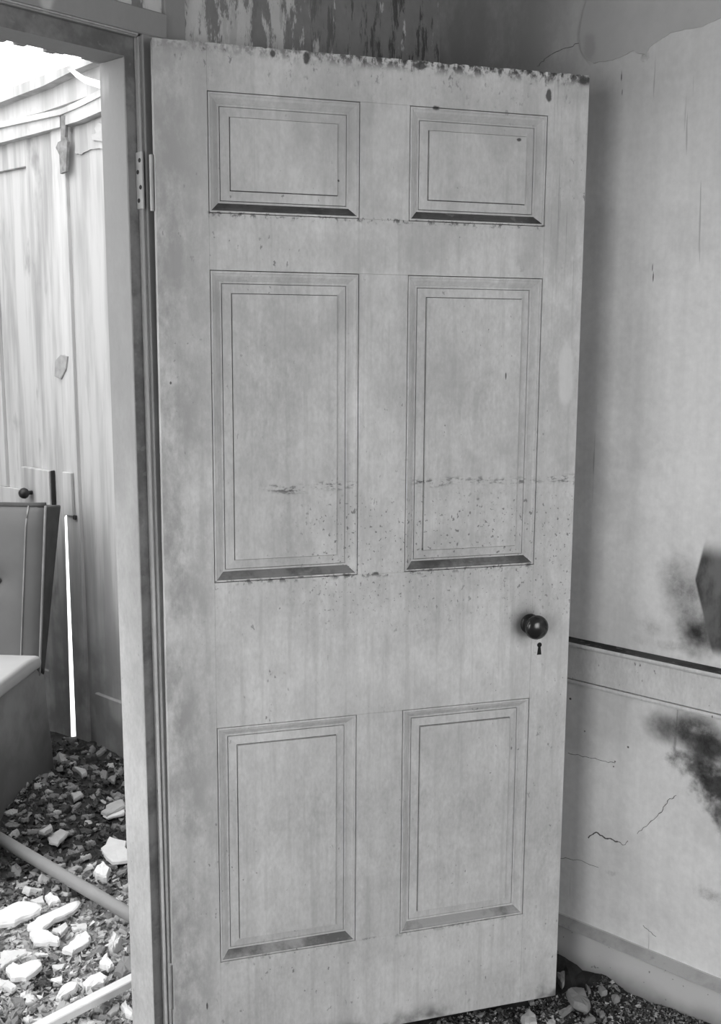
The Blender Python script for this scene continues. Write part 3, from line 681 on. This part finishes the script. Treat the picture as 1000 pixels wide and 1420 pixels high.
for pts, th, mat, lab in (
        (cn([(535, 470), (580, 430), (690, 450), (745, 570), (720, 620), (600, 570)]), .030, STONE, 'largest grey stone near the foot of the open door'),
        (cn([(140, 690), (210, 630), (270, 680), (285, 760), (170, 760)]), .030, G_, 'pale stone at the bottom edge under the open door'),
        (cn([(450, 310), (520, 290), (520, 350), (500, 415), (460, 360)]), .022, B_, 'dim stone in the shadow behind the free edge of the door'),
        (cn([(470, 640), (560, 590), (600, 600), (500, 670)]), .016, B_, 'flat brownish chip left of and below the largest grey stone'),
        (cn([(690, 720), (750, 680), (790, 700), (720, 760)]), .018, STONE, 'grey chip at the bottom edge below the largest stone'),
        (cn([(815, 430), (840, 418), (890, 465), (840, 485)]), .018, STONE, 'small grey stone against the baseboard'),
        (cn([(925, 500), (990, 505), (1000, 530), (950, 545)]), .018, STONE, 'rightmost grey chip lying along the baseboard'),
        (cn([(205, 540), (255, 530), (260, 565), (220, 570)]), .014, B_, 'small brown chip touching the foot of the door'),
        (cn([(700, 405), (725, 420), (748, 470), (725, 475)]), .012, B_, 'thin upright shard between the largest stone and the baseboard'),
        (cn([(820, 650), (860, 640), (870, 680), (830, 690)]), .016, B_, 'small brown lump right of the largest grey stone')):
    traced('stone', pts, th, mat, lab, 'stone', 'stones in the dark debris by the right wall')

# medium fragments that nothing tells apart, each one an object; they share a few meshes
def blob(n, sx, sy):
    a0 = rnd.random() * 6.28
    return [(sx * math.cos(a0 + 6.283 * i / n) * rnd.uniform(.65, 1.1), sy * math.sin(a0 + 6.283 * i / n) * rnd.uniform(.65, 1.1)) for i in range(n)]
def protos(nm, mat, k):
    out = []
    for i in range(k):
        o = lump_mesh(nm, blob(rnd.choice((5, 6, 7)), 1.0, rnd.uniform(.5, .85)), rnd.uniform(.4, .8), mat, .18).build(nm, mat)
        out.append(o.data); bpy.data.objects.remove(o)
    return out
LIB = {k: protos('rubble_piece', CHALK[k], 5) for k in range(5)}
def scatter(n, region, kind_of, size, label, group, ok):
    c = 0; tries = 0
    while c < n and tries < n * 120:
        tries += 1
        px, py = region(); p = at(px, py, 2, 0.05)
        if not ok(p.x, p.y): continue
        k = kind_of(p.x, p.y); s = size(p)
        if any(math.hypot(p.x - a, p.y - b_) < r * .9 + s * .75 for a, b_, r in LAID): continue
        LAID.append((p.x, p.y, s * .45))
        o = bpy.data.objects.new('rubble_piece', rnd.choice(LIB[k])); COL.objects.link(o)
        o.scale = (s, s * rnd.uniform(.7, 1.1), s * rnd.uniform(.7, 1.2))
        o.rotation_euler = (rnd.uniform(-.45, .45), rnd.uniform(-.45, .45), rnd.random() * 6.28)
        o.location = (p.x, p.y, hz(p.x, p.y) - s * .12)
        tag(o, label[k] if isinstance(label, dict) else label, 'rubble', group[k] if isinstance(group, dict) else group); c += 1
okfar = lambda x, y: y > YB + .06 and x < FX - .05 and not (x > 1.62 and y > 3.02 + (x - 1.62) * .75)
def kfar(x, y):
    d = darkness(x, y)
    if d > .45: return rnd.choice((4, 4, 4, 3, 3, 3, 2))
    if d > .14: return rnd.choice((4, 3, 3, 3, 2, 2, 1))
    return rnd.choice((1, 1, 2, 2, 2, 3, 3))
labs = {0: 'small white plaster crumb among the rubble beyond the doorway', 1: 'small pale plaster crumb among the rubble beyond the doorway', 2: 'small grey mortar lump among the rubble beyond the doorway',
        3: 'small brown mortar lump among the rubble beyond the doorway', 4: 'small charred lump on the burnt debris beyond the doorway'}
grps = {k: v.split(' among')[0].split(' on the')[0] + 's beyond the doorway' for k, v in labs.items()}
scatter(215, lambda: (rnd.uniform(-15, 195), rnd.uniform(1045, 1425)), kfar, lambda p: rnd.uniform(.012, .033) * (1 if p.y < 2.7 else .85), labs, grps, okfar)
scatter(70, lambda: (rnd.uniform(5, 178), rnd.uniform(1048, 1210)), lambda x, y: rnd.choice((3, 3, 2, 3)), lambda p: rnd.uniform(.016, .034), labs, grps, okfar)
oknear = lambda x, y: x < XR - .019 and y < 1.60 and (y - 1.64) + (x - 1.24) * .6 < .04
scatter(60, lambda: (rnd.uniform(560, 960), rnd.uniform(1345, 1425)), lambda x, y: rnd.choice((4, 4, 3, 3, 2)), lambda p: rnd.uniform(.005, .013),
        {2: 'tiny grey chip in the dark debris by the right wall', 3: 'tiny brown chip in the dark debris by the right wall', 4: 'tiny black clod in the dark debris by the right wall'},
        {2: 'tiny grey chips by the right wall', 3: 'tiny brown chips by the right wall', 4: 'tiny black clods by the right wall'}, oknear)
def crumbs(nm, n, region, pick, smin, smax, ok, label):
    b = MB(); c = 0
    while c < n:
        px, py = region(); p = at(px, py, 2, 0.045)
        if not ok(p.x, p.y): continue
        s = rnd.uniform(smin, smax); z0 = hz(p.x, p.y)
        vs = [(p.x + rnd.uniform(-s, s), p.y + rnd.uniform(-s, s), z0 + rnd.uniform(-.3, 1.3) * s) for _ in range(5)]
        b.add(vs, [(0, 1, 2), (0, 2, 3), (0, 3, 1), (1, 2, 4), (2, 3, 4), (3, 1, 4)], pick(p.x, p.y)); c += 1
    return tag(b.build(nm, CHALK), label, 'debris', kind='stuff')
kcr = lambda x, y: rnd.choice((4, 4, 4, 4, 3)) if darkness(x, y) > .4 else (rnd.choice((4, 4, 3, 3, 2)) if darkness(x, y) > .14 else rnd.choice((1, 2, 2, 2, 3, 3)))
crumbs('plaster_crumbs', 5200, lambda: (rnd.uniform(-15, 200), rnd.uniform(1035, 1430)), kcr, .004, .014, lambda x, y: y > YB + .02 and x < FX - .03, 'fine plaster crumbs and char strewn beyond the doorway')
crumbs('dirt_crumbs', 4200, lambda: (rnd.uniform(520, 1000), rnd.uniform(1335, 1430)), lambda x, y: rnd.choice((4, 4, 4, 4, 3, 3, 2)), .002, .006, oknear, 'fine dark crumbs strewn below the door and right wall')

# pipe and batten lying on the rubble
a = at(-5, 1160, 2, .105); c = at(181, 1269, 2, .085); d = (c - a)
b = MB(); 
b.tube([(0, 0, 0), (d * .4)[:], (d * .8)[:], (d * 1.25)[:]], .0175, 18)
tag(b.build('pipe', PIPE, None, tuple(a), smooth=True), 'grey metal pipe lying slanted across the rubble beyond the doorway', 'pipe')
a = at(20, 1437, 2, .085); c = at(187, 1352, 2, .085); d = (c - a) * 1.2; n = Vector((-d.y, d.x, 0)).normalized() * .014
b = MB(); b.prism([-n, d - n, d + n, n], (0, 0, -.020))
tag(b.build('batten', LATH, None, tuple(a), bevel=.002), 'white square batten lying at the bottom left on the rubble', 'batten')

# ------------------------------------------------------------------ upholstered chair by the far wall
K = 0.925                                                             # side plane runs through s0 along u; the seat faces -u
u = Vector((.8, .6, 0)); side = Vector((.6, -.8, 0)); s0 = Vector((1.70, 3.17, 0)) * K
def on_side(px, py):
    d = RIGHT * ((px - 500) / FPX) + DOWN * ((py - 710) / FPX) + FWD
    p = d * (s0.dot(side) / d.dot(side)); return ((p - s0).dot(u), p.z + EYE)
foot = s0 + u * .45; foot.z = 0.05
chair = tag(empty('tufted_chair', tuple(foot), (0, 0, math.atan2(.6, .8))), 'worn button-back upholstered chair standing in the rubble at left', 'chair')
# local axes: x = back of the chair (u), y = away from the viewed side, z up
def lc(q, y=0.0): return (q[0] - .45, y, q[1] - .05)
WID = 0.60
sb = [on_side(*q) for q in ((-60, 1006), (0, 962), (50, 926), (62, 934), (76, 1036))]
b = MB(); b.prism([lc((sb[0][0] - .15, sb[1][1])), lc((sb[1][0], sb[1][1])), lc((sb[2][0], sb[2][1])), lc((sb[3][0], sb[3][1])), lc((sb[4][0], .055)), lc((sb[0][0] - .15, .055))], (0, WID, 0))
b.build('seat_base', CLOTHS, chair, bevel=.012, seg=3)
ztop_ = sb[1][1]
b = MB(); x0, x1 = sb[0][0] - .17, sb[2][0] + .02
prof = [(x0 - .45, ztop_ - .01), (x1 - .45, ztop_ - .01), (x1 - .45 + .012, ztop_ + .015), (x1 - .45 - .01, ztop_ + .036), (x1 - .45 - .10, ztop_ + .046), (x0 - .45, ztop_ + .040)]
b.prism([(x, -.012, z - .05) for x, z in prof], (0, WID + .024, 0)); sc = b.build('seat_cushion', CLOTH2, chair, bevel=.016, smooth=True, seg=4); sc['label'] = 'pale plump seat cushion'
# back pad with a button dent, boxing and dark outer shell
bt, bb = on_side(63, 701), on_side(54, 925)
NX, NZ = 22, 26; b = MB()
btn = (0.30, .0)
pts = []
for j in range(NZ + 1):
    tz = j / NZ; xf = bb[0] + (bt[0] - bb[0]) * tz; zf = bb[1] - .03 + (bt[1] - bb[1] + .03) * tz
    for i in range(NX + 1):
        y = WID * i / NX; e = min(i, NX - i) / NX; ez = min(1, (NZ - j) / 4)
        puff = .030 * (1 - (1 - min(1, e * 9)) ** 2) * (0.35 + .65 * (1 - (1 - ez) ** 2))
        d = math.hypot(y - .150, zf - (on_side(18, 828)[1] - .0)); d2 = math.hypot(y - .42, zf - on_side(18, 828)[1])
        puff -= .022 * math.exp(-(d / .035) ** 2) + .022 * math.exp(-(d2 / .035) ** 2)
        pts.append((xf - puff - .45, y, zf - .05))
b.v = pts[:]
for j in range(NZ):
    for i in range(NX):
        k = j * (NX + 1) + i; b.f.append([k, k + 1, k + NX + 2, k + NX + 1]); b.mi.append(0)
o = len(b.v); b.v += [(p[0] + .014, p[1], p[2]) for p in (pts[0], pts[NX], pts[-1], pts[-1 - NX])]
rimL = [j * (NX + 1) for j in range(NZ + 1)]; rimR = [j * (NX + 1) + NX for j in range(NZ + 1)]; rimT = [NZ * (NX + 1) + i for i in range(NX + 1)]
b.f += [rimL + [o + 3, o], rimR + [o + 2, o + 1], rimT + [o + 2, o + 3], list(range(NX + 1)) + [o + 1, o], [o, o + 1, o + 2, o + 3]]; b.mi += [0] * 5
bp = b.build('back_pad', CLOTH, chair, smooth=True)
for p in list(bp.data.polygons)[NX * NZ:]: p.use_smooth = False
b = MB(); b.tube([pts[k] for k in rimL], .0045, 8); b.tube([Vector(pts[j * (NX + 1) + 2]) - Vector((.002, 0, 0)) for j in range(NZ + 1)], .0028, 6); b.build('piping', CLOTHS, bp, smooth=True)
b = MB(); b.tube([(p[0] + .006, p[1], p[2]) for p in pts[-1 - NX:]], .010, 8); b.build('top_welt', CLOTHD, bp, smooth=True)
for yb in (.150, .42):
    b = MB(); zc = on_side(18, 828)[1]; tz = (zc - bb[1]) / (bt[1] - bb[1]); xc = bb[0] + (bt[0] - bb[0]) * tz - .012
    b.tube([(xc - .45 - d, yb, zc - .05) for d in (0, .004, .006)], [.011, .010, .004], 12); b.build('button', CLOTHD, chair, smooth=True)
b = MB(); q = [on_side(*p) for p in ((66, 703), (85, 701), (83, 720), (62, 938), (57, 925))]
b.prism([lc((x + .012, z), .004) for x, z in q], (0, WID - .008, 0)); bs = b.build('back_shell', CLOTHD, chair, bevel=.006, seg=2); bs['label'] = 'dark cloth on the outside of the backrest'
for yy in (.03, WID - .07):
    for xx in (sb[4][0] - .45 - .05, x0 - .45 + .03):
        b = MB(); b.box((xx, yy, -.03), (xx + .04, yy + .04, .012)); b.build('leg', SMOKE, chair)
